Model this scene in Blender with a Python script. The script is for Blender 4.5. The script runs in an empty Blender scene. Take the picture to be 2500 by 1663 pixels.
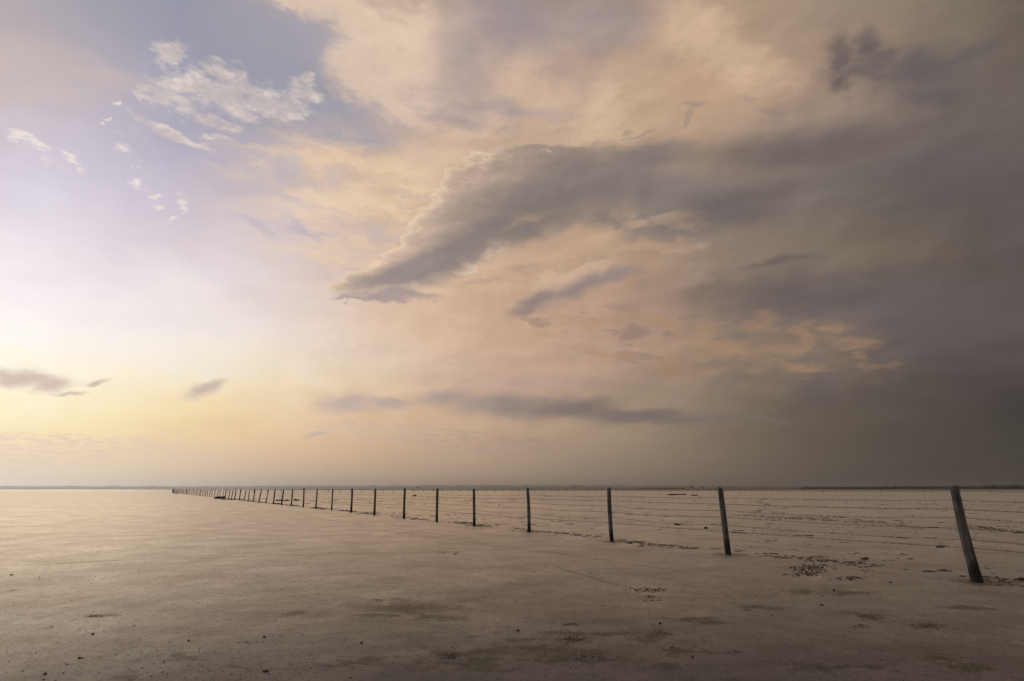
import bpy, math, random
import numpy as np
from mathutils import Vector, noise as mnoise
random.seed(7)
RNG = np.random.default_rng(7)
scene = bpy.context.scene
COL = scene.collection

# ------------------------------------------------------------------ camera
W, H, FPX = 2500.0, 1663.0, 1389.0           # the photograph's frame; 20 mm lens on 36 mm
HORIZON = 1195.0
CAM_H = 1.30
PITCH = math.atan((HORIZON - H / 2) / FPX)
cam_data = bpy.data.cameras.new("camera")
cam_data.sensor_width = 36.0
cam_data.lens = FPX / W * 36.0
cam_data.clip_start = 0.05
cam_data.clip_end = 200000.0
cam = bpy.data.objects.new("camera", cam_data)
cam.location = (0, 0, CAM_H)
cam.rotation_euler = (math.pi / 2 + PITCH, 0, 0)
COL.objects.link(cam)
scene.camera = cam

CP, SP = math.cos(PITCH), math.sin(PITCH)


def ray(px, py):
    a, b = (px - W / 2) / FPX, (H / 2 - py) / FPX
    return Vector((a, CP - b * SP, SP + b * CP)).normalized()


def azel(px, py):
    d = ray(px, py)
    return math.degrees(math.atan2(d.x, d.y)), math.degrees(math.asin(d.z))


def pix_of(az, el):
    a, e = math.radians(az), math.radians(el)
    d = Vector((math.sin(a) * math.cos(e), math.cos(a) * math.cos(e), math.sin(e)))
    f = d.y * CP + d.z * SP
    if f < 0.05:
        return None
    return W / 2 + FPX * d.x / f, H / 2 - FPX * (d.z * CP - d.y * SP) / f


def ground_at(px, py):
    d = ray(px, py)
    t = -CAM_H / d.z
    return Vector((d.x * t, d.y * t, 0.0))


# ------------------------------------------------------------------ view, sun, sky
scene.view_settings.view_transform = 'Standard'
scene.view_settings.look = 'None'
scene.view_settings.exposure = 0.0
scene.view_settings.gamma = 1.0
scene.view_settings.use_curve_mapping = False

SUN_AZ, SUN_EL = -47.0, 16.0
sun_data = bpy.data.lights.new("sun", 'SUN')
sun_data.energy = 0.5
sun_data.angle = math.radians(35)
sun_data.color = (1.0, 0.88, 0.72)
sun = bpy.data.objects.new("sun", sun_data)
sa, se = math.radians(SUN_AZ), math.radians(SUN_EL)
sdir = Vector((math.sin(sa) * math.cos(se), math.cos(sa) * math.cos(se), math.sin(se)))
sun.rotation_euler = sdir.to_track_quat('Z', 'Y').to_euler()
COL.objects.link(sun)


def lin(c):
    o = []
    for v in c:
        v = v / 255.0
        o.append(v / 12.92 if v <= 0.04045 else ((v + 0.055) / 1.055) ** 2.4)
    return tuple(o) + (1.0,)


class G:
    """a small wrapper for building node graphs"""
    def __init__(self, tree):
        self.t = tree

    def new(self, kind, **kw):
        n = self.t.nodes.new(kind)
        for k, v in kw.items():
            setattr(n, k, v)
        return n

    def put(self, sock, v):
        if isinstance(v, bpy.types.NodeSocket):
            self.t.links.new(v, sock)
        else:
            sock.default_value = v

    def math(self, op, a, b=0.0, c=0.0, clamp=False):
        n = self.new("ShaderNodeMath", operation=op, use_clamp=clamp)
        self.put(n.inputs[0], a)
        self.put(n.inputs[1], b)
        self.put(n.inputs[2], c)
        return n.outputs[0]

    def vec(self, op, a, b=(0, 0, 0), s=1.0):
        n = self.new("ShaderNodeVectorMath", operation=op)
        self.put(n.inputs[0], a)
        self.put(n.inputs[1], b)
        if op == 'SCALE':
            self.put(n.inputs[3], s)
        return n.outputs[0]

    def step(self, v, a, b, lo=0.0, hi=1.0, kind='SMOOTHSTEP'):
        n = self.new("ShaderNodeMapRange", interpolation_type=kind)
        self.put(n.inputs[0], v)
        for i, x in enumerate((a, b, lo, hi)):
            self.put(n.inputs[1 + i], x)
        return n.outputs[0]

    def mix(self, f, a, b, blend='MIX'):
        n = self.new("ShaderNodeMix", data_type='RGBA', blend_type=blend)
        self.put(n.inputs[0], f)
        self.put(n.inputs[6], a)
        self.put(n.inputs[7], b)
        return n.outputs[2]

    def noise(self, v, scale, detail=4, rough=0.5, dist=0.0, color=False, dims='3D'):
        n = self.new("ShaderNodeTexNoise", noise_dimensions=dims)
        if v is not None:
            self.put(n.inputs['Vector'], v)
        n.inputs['Scale'].default_value = scale
        n.inputs['Detail'].default_value = detail
        n.inputs['Roughness'].default_value = rough
        n.inputs['Distortion'].default_value = dist
        return n.outputs[1] if color else n.outputs[0]

    def cone(self, p, c, a, b, ang):
        """1 - r/2 of an ellipse: one half on its outline"""
        n = self.new("ShaderNodeTexGradient", gradient_type='SPHERICAL')
        m = n.texture_mapping
        m.vector_type = 'TEXTURE'
        m.translation = (c[0], c[1], 0)
        m.rotation = (0, 0, ang)
        m.scale = (2 * a, 2 * b, 1)
        self.put(n.inputs[0], p)
        return n.outputs[1]


world = bpy.data.worlds.new("World")
scene.world = world
world.use_nodes = True
wt = world.node_tree
wt.nodes.clear()
g = G(wt)
SKY_X = [0, 250, 500, 750, 1000, 1250, 1500, 1750, 2000, 2250, 2500]
SKY = [
 (0,   [(182,170,170),(160,158,172),(146,147,165),(205,184,172),(185,165,155),(158,146,150),(158,142,138),(172,148,132),(156,137,120),(132,119,104),(96,88,78)]),
 (125, [(196,180,178),(172,165,175),(150,152,172),(152,154,172),(212,188,172),(172,155,155),(180,158,145),(185,158,138),(165,140,122),(140,124,110),(105,96,86)]),
 (250, [(200,186,188),(180,174,190),(158,158,178),(150,152,172),(178,162,170),(190,168,155),(192,168,148),(188,160,140),(172,146,128),(122,110,104),(100,92,84)]),
 (375, [(208,200,215),(196,188,204),(178,172,190),(196,180,182),(205,182,165),(194,170,154),(178,156,144),(165,145,132),(125,113,107),(112,102,98),(92,84,80)]),
 (500, [(225,218,230),(210,202,216),(198,188,202),(215,195,185),(212,186,162),(190,166,148),(165,146,136),(128,117,115),(118,108,102),(105,97,92),(82,75,73)]),
 (625, [(245,240,245),(228,220,230),(215,204,212),(212,196,200),(205,180,164),(190,165,148),(175,150,132),(142,126,116),(128,114,100),(112,100,86),(85,75,68)]),
 (750, [(252,249,248),(246,240,242),(232,222,224),(225,210,206),(220,190,165),(195,165,148),(180,150,135),(130,116,112),(112,102,100),(98,89,88),(90,80,80)]),
 (850, [(254,252,246),(252,246,236),(244,234,222),(236,218,204),(222,196,172),(205,172,148),(182,152,132),(148,129,112),(134,116,99),(90,82,80),(75,68,68)]),
 (950, [(252,244,215),(250,238,208),(246,230,196),(238,214,178),(214,186,160),(192,164,146),(172,148,130),(135,119,104),(104,95,86),(80,74,72),(66,62,60)]),
 (1050,[(248,228,176),(246,224,172),(242,214,164),(232,198,158),(215,180,148),(192,164,138),(165,144,122),(128,115,100),(98,89,80),(80,74,68),(66,63,59)]),
 (1120,[(232,208,180),(234,206,170),(230,198,160),(220,184,150),(198,168,140),(178,154,130),(150,133,114),(122,110,95),(95,87,78),(78,72,66),(65,62,58)]),
 (1185,[(224,202,176),(222,198,170),(212,186,158),(198,172,144),(182,158,134),(165,145,124),(142,127,110),(118,107,94),(92,85,77),(77,72,66),(64,61,58)]),
]
SKY_Y = [r[0] for r in SKY]
SKY_C = np.array([r[1] for r in SKY], float)
SKY_C[:7, 3:8] += np.array((5, 1, -6.0))          # the high deck is peach
SKY_C[5:8, 0:2] -= np.array((4, 6, 5.0))
SKY_C[7:, 5:] += np.array((1.5, -0.5, -1.5))


def sky_sample(az, el):
    p = pix_of(az, el)
    px, py = p if p else (0, 0)
    px = min(max(px, 0), 2499.9)
    py = min(max(py, 0), 1185)
    i = max(k for k in range(len(SKY_X) - 1) if SKY_X[k] <= px)
    j = max(k for k in range(len(SKY_Y) - 1) if SKY_Y[k] <= py)
    u = (px - SKY_X[i]) / (SKY_X[i + 1] - SKY_X[i])
    v = (py - SKY_Y[j]) / (SKY_Y[j + 1] - SKY_Y[j])
    c = SKY_C
    return tuple((c[j, i] * (1 - u) + c[j, i + 1] * u) * (1 - v) + (c[j + 1, i] * (1 - u) + c[j + 1, i + 1] * u) * v)


tc = g.new("ShaderNodeTexCoord")
D = tc.outputs['Generated']
sep = g.new("ShaderNodeSeparateXYZ")
g.put(sep.inputs[0], D)
az = g.math('MULTIPLY', g.math('ARCTAN2', sep.outputs[0], sep.outputs[1]), 57.29578)
el = g.math('MULTIPLY', g.math('ARCSINE', sep.outputs[2]), 57.29578)
comb = g.new("ShaderNodeCombineXYZ")
g.put(comb.inputs[0], az)
g.put(comb.inputs[1], el)
P0 = comb.outputs[0]
# cloud noises live on the direction sphere; a squashed vertical makes them lie flat near the horizon
flat = g.new("ShaderNodeMapping")
flat.inputs['Scale'].default_value = (1.0, 1.0, 2.2)
g.put(flat.inputs[0], D)
F3 = flat.outputs[0]
n_low = g.vec('SUBTRACT', g.noise(F3, 3.2, 3, 0.5, color=True), (0.5, 0.5, 0.5))
ero = g.noise(F3, 20.0, 6, 0.70)
n_mid = g.vec('SUBTRACT', g.noise(F3, 11.0, 7, 0.62, color=True), (0.5, 0.5, 0.5))
XY = (1, 1, 0)
low2 = g.vec('MULTIPLY', n_low, XY)
mid2 = g.vec('MULTIPLY', n_mid, XY)
fadeh = g.step(el, 0.0, 9.0, 0.12, 1.0)        # warps calm down at the horizon
P_grid = g.vec('ADD', P0, g.vec('SCALE', g.vec('ADD', g.vec('SCALE', low2, s=7.0), g.vec('SCALE', mid2, s=5.0)), s=fadeh))
P_soft = g.vec('ADD', P0, g.vec('SCALE', mid2, s=2.6))
P_crisp = g.vec('ADD', P0, g.vec('ADD', g.vec('SCALE', low2, s=1.0), g.vec('SCALE', mid2, s=4.2)))
sg = g.new("ShaderNodeSeparateXYZ")
g.put(sg.inputs[0], P_grid)
gaz, gel = sg.outputs[0], sg.outputs[1]

AZS = [-180, -110, -70, -50] + [-42 + 7 * k for k in range(13)] + [50, 70, 110, 180]
ELS = [0, 1.5, 3, 5, 7.5, 10, 13, 16, 19.5, 23, 27, 31, 36, 41, 46, 60]
elf = g.math('DIVIDE', gel, 60.0, clamp=True)
behind = np.array((150, 138, 132.0))
prev = None
for i, a in enumerate(AZS):
    rn = g.new("ShaderNodeValToRGB")
    cr = rn.color_ramp
    cr.interpolation = 'CARDINAL'
    for k, e in enumerate(ELS):
        c = np.array(sky_sample(max(-50, min(50, a)), min(e, 46)))
        w = 0.0 if abs(a) <= 50 else min(1.0, (abs(a) - 50) / 90.0)
        w = max(w, 0.5 if e >= 60 else 0.0)
        c = c * (1 - w) + behind * w
        if k == 0:
            elmt = cr.elements[0]
            elmt.position = 0.0
        elif k == len(ELS) - 1:
            elmt = cr.elements[-1]
            elmt.position = 1.0
        else:
            elmt = cr.elements.new(e / 60.0)
        elmt.color = lin(c)
    g.put(rn.inputs[0], elf)
    if prev is None:
        prev = rn.outputs[0]
    else:
        prev = g.mix(g.step(gaz, AZS[i - 1], a, kind='LINEAR'), prev, rn.outputs[0])
base = prev


def ellipse(px, py, rx, ry, ang=0.0):
    """an ellipse measured in the photograph, as centre, half axes and angle on the sky (degrees); ang clockwise from +x"""
    t = math.radians(ang)
    c = azel(px, py)
    ux, uy = math.cos(t), math.sin(t)
    a1, a2 = azel(px + rx * ux, py + rx * uy), azel(px - rx * ux, py - rx * uy)
    b1, b2 = azel(px - ry * uy, py + ry * ux), azel(px + ry * uy, py - ry * ux)
    A = ((a1[0] - a2[0]) / 2, (a1[1] - a2[1]) / 2)
    B = ((b1[0] - b2[0]) / 2, (b1[1] - b2[1]) / 2)
    la = math.hypot(*A)
    lb = abs(A[0] * B[1] - A[1] * B[0]) / la
    return c, la, lb, math.atan2(A[1], A[0])


def field(p, blobs, off=(0, 0)):
    f = None
    for b in blobs:
        px, py, rx, ry = b[:4]
        ang = b[4] if len(b) > 4 else 0
        c, la, lb, t = ellipse(px + off[0], py + off[1], rx, ry, ang)
        v = g.cone(p, c, la, lb, t)
        if len(b) > 5:
            v = g.math('MULTIPLY', v, b[5])
        f = v if f is None else g.math('MAXIMUM', f, v)
    return f


def layer(col, f, colour, soft=0.12, amount=1.0, at=0.5):
    m = g.step(f, at - soft, at + soft)
    if amount != 1.0:
        m = g.math('MULTIPLY', m, amount)
    return g.mix(m, col, colour), m


# relief: how much higher the cloud noise is towards the sun than away from it
h0 = g.noise(F3, 6.0, 5, 0.55)
h1 = g.noise(g.vec('ADD', F3, (-0.022, 0.0, 0.028)), 6.0, 5, 0.55)
relief = g.math('SUBTRACT', h0, h1)
ero_b = g.noise(g.vec('ADD', F3, (-0.007, 0.0, 0.010)), 20.0, 6, 0.70)
fine_rel = g.math('SUBTRACT', ero, ero_b)
bil = g.new("ShaderNodeTexNoise", noise_dimensions='3D', noise_type='RIDGED_MULTIFRACTAL')
g.put(bil.inputs['Vector'], F3)
for k_, v_ in (('Scale', 13.0), ('Detail', 4.0), ('Roughness', 0.55), ('Lacunarity', 2.2), ('Offset', 1.0), ('Gain', 1.5)):
    bil.inputs[k_].default_value = v_
billow = g.math('SUBTRACT', 0.55, g.math('MULTIPLY', bil.outputs[0], 0.5), clamp=False)
# long fibres of the anvil, running down to the right
fib = g.new("ShaderNodeMapping")
fib.inputs['Rotation'].default_value = (0, 0, math.radians(27))
fib.inputs['Scale'].default_value = (0.035, 0.21, 1)
g.put(fib.inputs[0], g.vec('ADD', P0, g.vec('SCALE', mid2, s=5.0)))
fibre = g.noise(fib.outputs[0], 3.0, 6, 0.62, dims='2D')

sky = base
veil = field(P_soft, [(60, 150, 190, 60, 5), (230, 185, 130, 26, 14), (90, 225, 160, 24, 3)])
sky, _ = layer(sky, veil, lin((204, 186, 180)), 0.4, 0.5)
# --- the pale anvil edge against the blue
eroc = g.math('SUBTRACT', ero, 0.5)


def eroded(f, k):
    return g.math('MULTIPLY_ADD', g.math('MULTIPLY', eroc, g.step(f, 0.04, 0.34)), k, f)


blue = field(P_crisp, [(700, 90, 150, 62, 12), (640, 150, 170, 40, 5), (800, 290, 120, 40, 14), (880, 320, 80, 26, 20)])
sky, _ = layer(sky, eroded(blue, 0.9), lin((153, 153, 170)), 0.40, 0.6)
anvil = field(P_crisp, [(800, 10, 150, 45, 12), (905, 80, 120, 70, 30), (900, 190, 125, 75, 30), (1000, 140, 130, 130, 20), (960, 265, 100, 30, 22),
                        (690, 5, 60, 14, 20)])
am = g.math('MULTIPLY', g.step(eroded(anvil, 0.95), 0.28, 0.80), g.step(az, -3.0, -13.0))
sky = g.mix(g.math('MULTIPLY', am, 0.80), sky, lin((226, 200, 176)))
an2 = field(P_crisp, [(1010, 395, 150, 40, -8), (900, 410, 120, 30, 0), (800, 400, 130, 32, 0), (1120, 330, 120, 40, -20), (1280, 215, 110, 60, 20),
                      (1750, 115, 160, 60, 30), (1470, 290, 60, 70, 0)])
sky, _ = layer(sky, eroded(an2, 1.1), lin((222, 192, 162)), 0.34, 0.50)
deep = field(P_crisp, [(1130, 150, 60, 75, 10), (1240, 60, 110, 50, 20), (1240, 270, 130, 18, 6), (1480, 60, 110, 50, -10), (1130, 290, 60, 20, 0)])
sky, _ = layer(sky, eroded(deep, 0.9), lin((150, 140, 148)), 0.40, 0.45)
# cream fibres
fz = g.step(field(P_soft, [(850, 520, 300, 170, 15), (1000, 600, 180, 130, 20)]), 0.3, 0.75)
fm = g.math('MULTIPLY', g.step(fibre, 0.42, 0.66), fz)
sky = g.mix(g.math('MULTIPLY', fm, 0.55), sky, lin((240, 212, 176)))
sky = g.mix(g.math('MULTIPLY', g.math('MULTIPLY', g.step(fibre, 0.44, 0.34), fz), 0.35), sky, lin((186, 176, 190)))
holes = field(P_crisp, [(690, 415, 36, 22, 0), (625, 550, 60, 12, 30), (740, 565, 45, 12, 35)])
sky, _ = layer(sky, eroded(holes, 1.2), lin((182, 176, 192)), 0.24, 0.45)
# --- big dark cloud: lit ragged body, then a soft dark core
BODY = [(985, 650, 140, 52, -22), (1080, 560, 120, 72, -36), (1165, 475, 120, 85, -30), (1270, 430, 150, 75, -8), (1420, 420, 170, 72, -2),
        (1560, 440, 160, 85, 10), (1130, 610, 130, 50, -20), (890, 690, 90, 22, -8)]
body = g.math('MULTIPLY_ADD', billow, 0.28, eroded(field(P_soft, BODY), 0.22))
bfade = g.step(az, 14.0, 4.0)
bmask = g.math('MULTIPLY', g.step(body, 0.46, 0.54), bfade)
bodyc = g.mix(g.step(az, -14.0, 6.0), lin((204, 178, 158)), lin((150, 132, 124)))
sky = g.mix(g.math('MULTIPLY', bmask, 0.88), sky, bodyc)
rim = g.math('MULTIPLY', g.step(body, 0.46, 0.52), g.math('MULTIPLY', g.step(body, 0.68, 0.52), g.step(az, 2.0, -4.0)))
sky = g.mix(g.math('MULTIPLY', rim, 0.62), sky, lin((234, 208, 178)))
core = field(P_soft, [(1000, 668, 130, 24, -12), (1100, 622, 150, 36, -24), (1200, 556, 150, 44, -26), (1340, 498, 190, 54, -14), (1500, 445, 160, 66, -4),
                      (1560, 540, 150, 40, 8), (1700, 500, 150, 60, 0), (1580, 388, 110, 36, 0), (1300, 556, 170, 30, -16), (1600, 470, 120, 50, 0)])
cmask = g.step(g.math('MULTIPLY_ADD', g.math('SUBTRACT', h0, 0.5), 1.1, eroded(core, 0.42)), 0.12, 0.80)
sky = g.mix(g.math('MULTIPLY', cmask, 0.96), sky, g.mix(g.step(az, -18.0, 4.0), lin((150, 136, 134)), lin((130, 119, 114))))
tip = eroded(field(P_crisp, [(960, 722, 110, 13, 1), (860, 725, 55, 6, 4)]), 0.5)
sky, _ = layer(sky, tip, lin((160, 143, 146)), 0.28, 0.8)
# light breaks in and under it
glow = field(P_crisp, [(1330, 622, 130, 22, -14), (1440, 590, 120, 18, -14), (1180, 700, 130, 20, -10)])
sky, _ = layer(sky, eroded(glow, 1.2), lin((208, 176, 146)), 0.40, 0.55)
brk = field(P_crisp, [(1420, 575, 120, 16, -16), (1550, 545, 40, 22, 20), (1650, 540, 60, 16, 0), (1340, 610, 60, 16, -12),
                      (1560, 610, 120, 10, -4)])
sky, _ = layer(sky, eroded(brk, 2.0), lin((190, 158, 132)), 0.45, 0.62)
# --- the small cloud below it, and a faint third
b2 = g.math('MULTIPLY_ADD', billow, 0.25, eroded(field(P_crisp, [(1340, 700, 70, 26, -24), (1420, 668, 80, 24, -22), (1500, 640, 80, 16, -8)]), 0.3))
sky = g.mix(g.math('MULTIPLY', g.step(b2, 0.46, 0.56), g.math('MULTIPLY', g.step(az, 13.0, 8.0), 0.85)), sky, lin((206, 176, 150)))
c2 = eroded(field(P_soft, [(1325, 730, 66, 18, -24), (1410, 700, 85, 20, -22), (1490, 675, 70, 16, -12)]), 0.5)
sky, _ = layer(sky, c2, lin((146, 130, 128)), 0.36, 0.85)
b3 = eroded(field(P_crisp, [(1690, 690, 45, 14, -10), (1690, 672, 22, 10, 0), (1270, 665, 30, 7, -12), (1180, 690, 50, 6, -5)]), 0.9)
sky, _ = layer(sky, b3, lin((176, 150, 130)), 0.3, 0.45)
# --- broad dark lenses on the right
dk = field(P_soft, [(2010, 360, 260, 42, -8), (2350, 420, 260, 70, 4), (1790, 505, 130, 40, -8), (2100, 725, 400, 52, 2),
                    (2350, 800, 260, 90, 10), (1900, 640, 90, 10, -8), (1990, 940, 60, 40, 0), (2480, 560, 60, 120, 0)])
sky, _ = layer(sky, eroded(dk, 0.25), lin((100, 91, 90)), 0.42, 0.66)
d3 = field(P_crisp, [(2050, 130, 30, 44, 20), (2110, 110, 30, 40, 35), (2130, 180, 110, 30, 8), (2240, 180, 120, 56, 4), (2140, 165, 70, 50, 10), (2340, 155, 80, 28, -18), (2410, 120, 45, 16, -35),
                     (2290, 230, 90, 26, 0), (2060, 195, 24, 30, 10)])
sky, _ = layer(sky, eroded(d3, 0.9), lin((104, 95, 94)), 0.44, 0.92)
wisp = field(P_crisp, [(1685, 268, 34, 8, -8), (1680, 296, 9, 14, 20), (1560, 318, 34, 4, -10), (1870, 270, 50, 14, 35), (1530, 305, 10, 10, 0)])
sky, _ = layer(sky, eroded(wisp, 1.2), lin((150, 132, 124)), 0.3, 0.5)
# --- mammatus: glowing undersides
mm = g.noise(g.vec('ADD', g.vec('MULTIPLY', P0, (0.36, 0.95, 0)), g.vec('SCALE', mid2, s=0.9)), 0.8, 5, 0.5, dims='2D')
mz = g.step(field(P_soft, [(1700, 850, 330, 90, 8), (1960, 840, 240, 70, 12), (1450, 800, 250, 60, 8)]), 0.36, 0.75)
sky = g.mix(g.math('MULTIPLY', g.math('MULTIPLY', g.step(mm, 0.50, 0.66), mz), 0.34), sky, lin((176, 142, 110)))
sky = g.mix(g.math('MULTIPLY', g.math('MULTIPLY', g.step(mm, 0.48, 0.32), mz), 0.36), sky, lin((108, 99, 98)))
org = field(P_crisp, [(1855, 785, 38, 13, -8), (1965, 822, 36, 8, 10), (2085, 828, 50, 12, 2), (2090, 845, 26, 7, 0), (1950, 882, 60, 5, 12), (1610, 790, 60, 7, 22),
                      (1770, 872, 70, 9, 6), (1740, 850, 60, 22, 8), (1640, 890, 40, 22, 0), (1500, 870, 80, 5, 6)])
sky, _ = layer(sky, eroded(org, 0.9), lin((174, 138, 105)), 0.45, 0.48)
# --- slow dark bands over the horizon
bands = field(P_soft, [(60, 925, 100, 16, 2), (130, 935, 45, 14, -5), (240, 930, 22, 5, -3), (180, 957, 40, 5, 4), (497, 950, 42, 15, -20), (855, 987, 66, 22, 0),
                       (940, 983, 60, 11, 4), (1085, 975, 60, 14, -4), (1230, 988, 140, 30, 3), (1380, 1000, 150, 25, 4), (1560, 1013, 180, 15, 3),
                       (770, 1063, 30, 7, -12), (1700, 1020, 160, 7, 2), (1085, 985, 30, 8, 0)])
bcol = g.mix(g.step(az, -20.0, 12.0), lin((200, 176, 166)), lin((120, 108, 103)))
sky, _ = layer(sky, eroded(bands, 0.6), bcol, 0.42, 1.0)
# --- thin broken cloud near the horizon
fl = g.noise(g.vec('MULTIPLY', P0, (0.6, 2.6, 0)), 1.3, 7, 0.66, dims='2D')
flz = field(P_soft, [(130, 1100, 330, 40, 0), (430, 1120, 120, 16, 0), (1000, 1060, 240, 22, 3), (1200, 1090, 240, 26, 4)])
flm = g.math('MULTIPLY', g.step(fl, 0.45, 0.54), g.step(flz, 0.38, 0.6))
fcol = g.mix(g.step(az, -25.0, 5.0), lin((226, 196, 176)), lin((166, 142, 127)))
sky = g.mix(g.math('MULTIPLY', flm, 0.75), sky, fcol)
# --- bright torn cumulus on the left
cu = field(P_crisp, [(418, 134, 44, 30, 0), (470, 205, 115, 30, -10), (560, 215, 130, 50, 8), (640, 245, 110, 44, 6), (738, 220, 40, 28, 0),
                     (420, 250, 80, 22, 12), (490, 280, 95, 18, 20), (430, 325, 115, 12, 27), (530, 335, 50, 8, 15), (750, 185, 20, 12, 0)])
cu2 = field(P_crisp, [(300, 358, 38, 18, 42), (332, 395, 22, 9, 60), (60, 342, 40, 8, 8), (110, 362, 50, 16, 30), (100, 388, 50, 18, 20), (165, 388, 30, 10, 35),
                      (280, 248, 10, 8, 30), (248, 294, 14, 6, 10), (270, 290, 20, 4, 10), (335, 450, 22, 9, 45), (360, 480, 24, 6, 30), (446, 492, 24, 16, 0), (380, 503, 26, 6, 0),
                      (412, 530, 32, 8, -8), (320, 400, 10, 8, 0)])
cm = g.step(eroded(cu, 1.5), 0.36, 0.84)
cuc = g.mix(g.step(cu, 0.50, 0.85), lin((228, 210, 195)), lin((205, 191, 186)))
cuc = g.mix(g.step(relief, -0.02, 0.08), cuc, lin((236, 220, 205)))
sky = g.mix(g.math('MULTIPLY', cm, 0.72), sky, cuc)
sky = g.mix(g.math('MULTIPLY', g.math('MULTIPLY', g.step(eroded(cu2, 2.6), 0.44, 0.95), g.step(cu2, 0.12, 0.35)), 0.66), sky, lin((246, 233, 218)))
# overall light and dark of the cloud relief, stronger up in the cloud deck, gone in the clear glow
amt = g.math('MULTIPLY', g.step(az, -30.0, -4.0, 0.15, 1.0), g.step(el, 1.5, 9.0, 0.0, 1.0))
rel = g.math('MULTIPLY_ADD', g.math('MULTIPLY', relief, amt), 0.55, 1.0)
patch = g.math('MULTIPLY_ADD', g.math('MULTIPLY', g.math('SUBTRACT', h0, 0.5), amt), 0.16, 1.0)
amt2 = g.math('MULTIPLY', g.step(az, -26.0, -12.0, 0.0, 1.0), g.math('MULTIPLY', g.step(el, 3.0, 14.0, 0.0, 1.0), g.step(az, 34.0, 8.0, 0.25, 1.0)))
rel = g.math('MULTIPLY', rel, g.math('MULTIPLY_ADD', g.math('MULTIPLY', fine_rel, g.math('MULTIPLY', amt2, g.step(h1, 0.42, 0.62, 0.15, 1.0))), 0.40, 1.0))
rel = g.math('MULTIPLY', rel, g.math('MULTIPLY_ADD', g.math('MULTIPLY', fine_rel, g.math('MAXIMUM', cm, g.math('MULTIPLY', bmask, g.step(cmask, 0.0, 1.0, 0.8, 0.12)))), 0.6, 1.0))
lum = g.math('MULTIPLY', rel, patch)
sky = g.vec('SCALE', sky, s=lum)

nish = g.new("ShaderNodeTexSky", sky_type='NISHITA')
nish.sun_disc = False
nish.sun_elevation = math.radians(SUN_EL)
nish.sun_rotation = math.radians(SUN_AZ)
nish.air_density = 1.0
nish.dust_density = 3.0
bg_clear = g.new("ShaderNodeBackground")
g.put(bg_clear.inputs[0], nish.outputs[0])
bg_clear.inputs[1].default_value = 0.05
bg_cloud = g.new("ShaderNodeBackground")
g.put(bg_cloud.inputs[0], sky)
bg_cloud.inputs[1].default_value = 1.0
mx = g.new("ShaderNodeMixShader")
mx.inputs[0].default_value = 0.985               # veiled nearly everywhere by high cloud
g.put(mx.inputs[1], bg_clear.outputs[0])
g.put(mx.inputs[2], bg_cloud.outputs[0])
wo = g.new("ShaderNodeOutputWorld")
g.put(wo.inputs[0], mx.outputs[0])
world.cycles.sampling_method = 'NONE'           # the sky is broad and soft: no need to aim at it

# ------------------------------------------------------------------ helpers


def mesh_obj(name, verts, faces, mat, parent=None, smooth=False):
    me = bpy.data.meshes.new(name)
    me.from_pydata([tuple(v) for v in verts], [], faces)
    me.materials.append(mat)
    if smooth:
        me.polygons.foreach_set("use_smooth", [True] * len(me.polygons))
    me.update()
    o = bpy.data.objects.new(name, me)
    COL.objects.link(o)
    if parent:
        o.parent = parent
    return o


def tag(o, label=None, cat=None, group=None, kind=None):
    if label: o["label"] = label
    if cat: o["category"] = cat
    if group: o["group"] = group
    if kind: o["kind"] = kind
    return o


def empty(name, loc=(0, 0, 0)):
    o = bpy.data.objects.new(name, None)
    o.location = loc
    o.empty_display_size = 0.2
    COL.objects.link(o)
    return o


def material(name):
    m = bpy.data.materials.new(name)
    m.use_nodes = True
    t = m.node_tree
    t.nodes.clear()
    gg = G(t)
    bsdf = gg.new("ShaderNodeBsdfPrincipled")
    out = gg.new("ShaderNodeOutputMaterial")
    t.links.new(bsdf.outputs[0], out.inputs[0])
    return m, gg, bsdf


def bump(gg, bsdf, h, strength, dist):
    b = gg.new("ShaderNodeBump")
    b.inputs['Strength'].default_value = strength
    b.inputs['Distance'].default_value = dist
    gg.put(b.inputs['Height'], h)
    gg.put(bsdf.inputs['Normal'], b.outputs[0])


# fence line on the ground: two image points of its foot, from the photograph
FA = ground_at(2386, 1421)
fd = ray(345, HORIZON)
FDIR = Vector((fd.x, fd.y, 0)).normalized()
FNOR = Vector((-FDIR.y, FDIR.x, 0))
if FNOR.dot(Vector((0, 1, 0))) < 0:
    FNOR = -FNOR                                   # points away from the camera, into the paddock

# ------------------------------------------------------------------ ground
m_ground, q, bs = material("salt_flat_sand")
gc = q.new("ShaderNodeTexCoord").outputs['Object']
big = q.noise(gc, 0.11, 5, 0.6)
med = q.noise(gc, 0.9, 6, 0.62, dist=0.4)
fine = q.noise(gc, 9.0, 7, 0.74)
grain = q.noise(gc, 38.0, 7, 0.75)
SAND = (0.138, 0.124, 0.109, 1)
c = q.mix(q.step(big, 0.35, 0.68), SAND, (0.126, 0.110, 0.099, 1))
c = q.mix(q.math('MULTIPLY', q.step(med, 0.46, 0.62), 0.6), c, (0.098, 0.085, 0.071, 1))
c = q.mix(q.math('MULTIPLY', q.step(med, 0.44, 0.30), 0.5), c, (0.19, 0.168, 0.155, 1))
c = q.mix(q.math('MULTIPLY', q.step(fine, 0.50, 0.62), 0.75), c, (0.085, 0.072, 0.064, 1))
c = q.mix(q.math('MULTIPLY', q.step(grain, 0.50, 0.64), 0.75), c, (0.078, 0.065, 0.058, 1))
# damp algae stains with shapes of their own
wp = q.vec('ADD', gc, q.vec('MULTIPLY', q.vec('SUBTRACT', q.noise(gc, 1.6, 5, 0.6, color=True), (0.5, 0.5, 0.5)), (1.1, 1.1, 0)))


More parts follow.
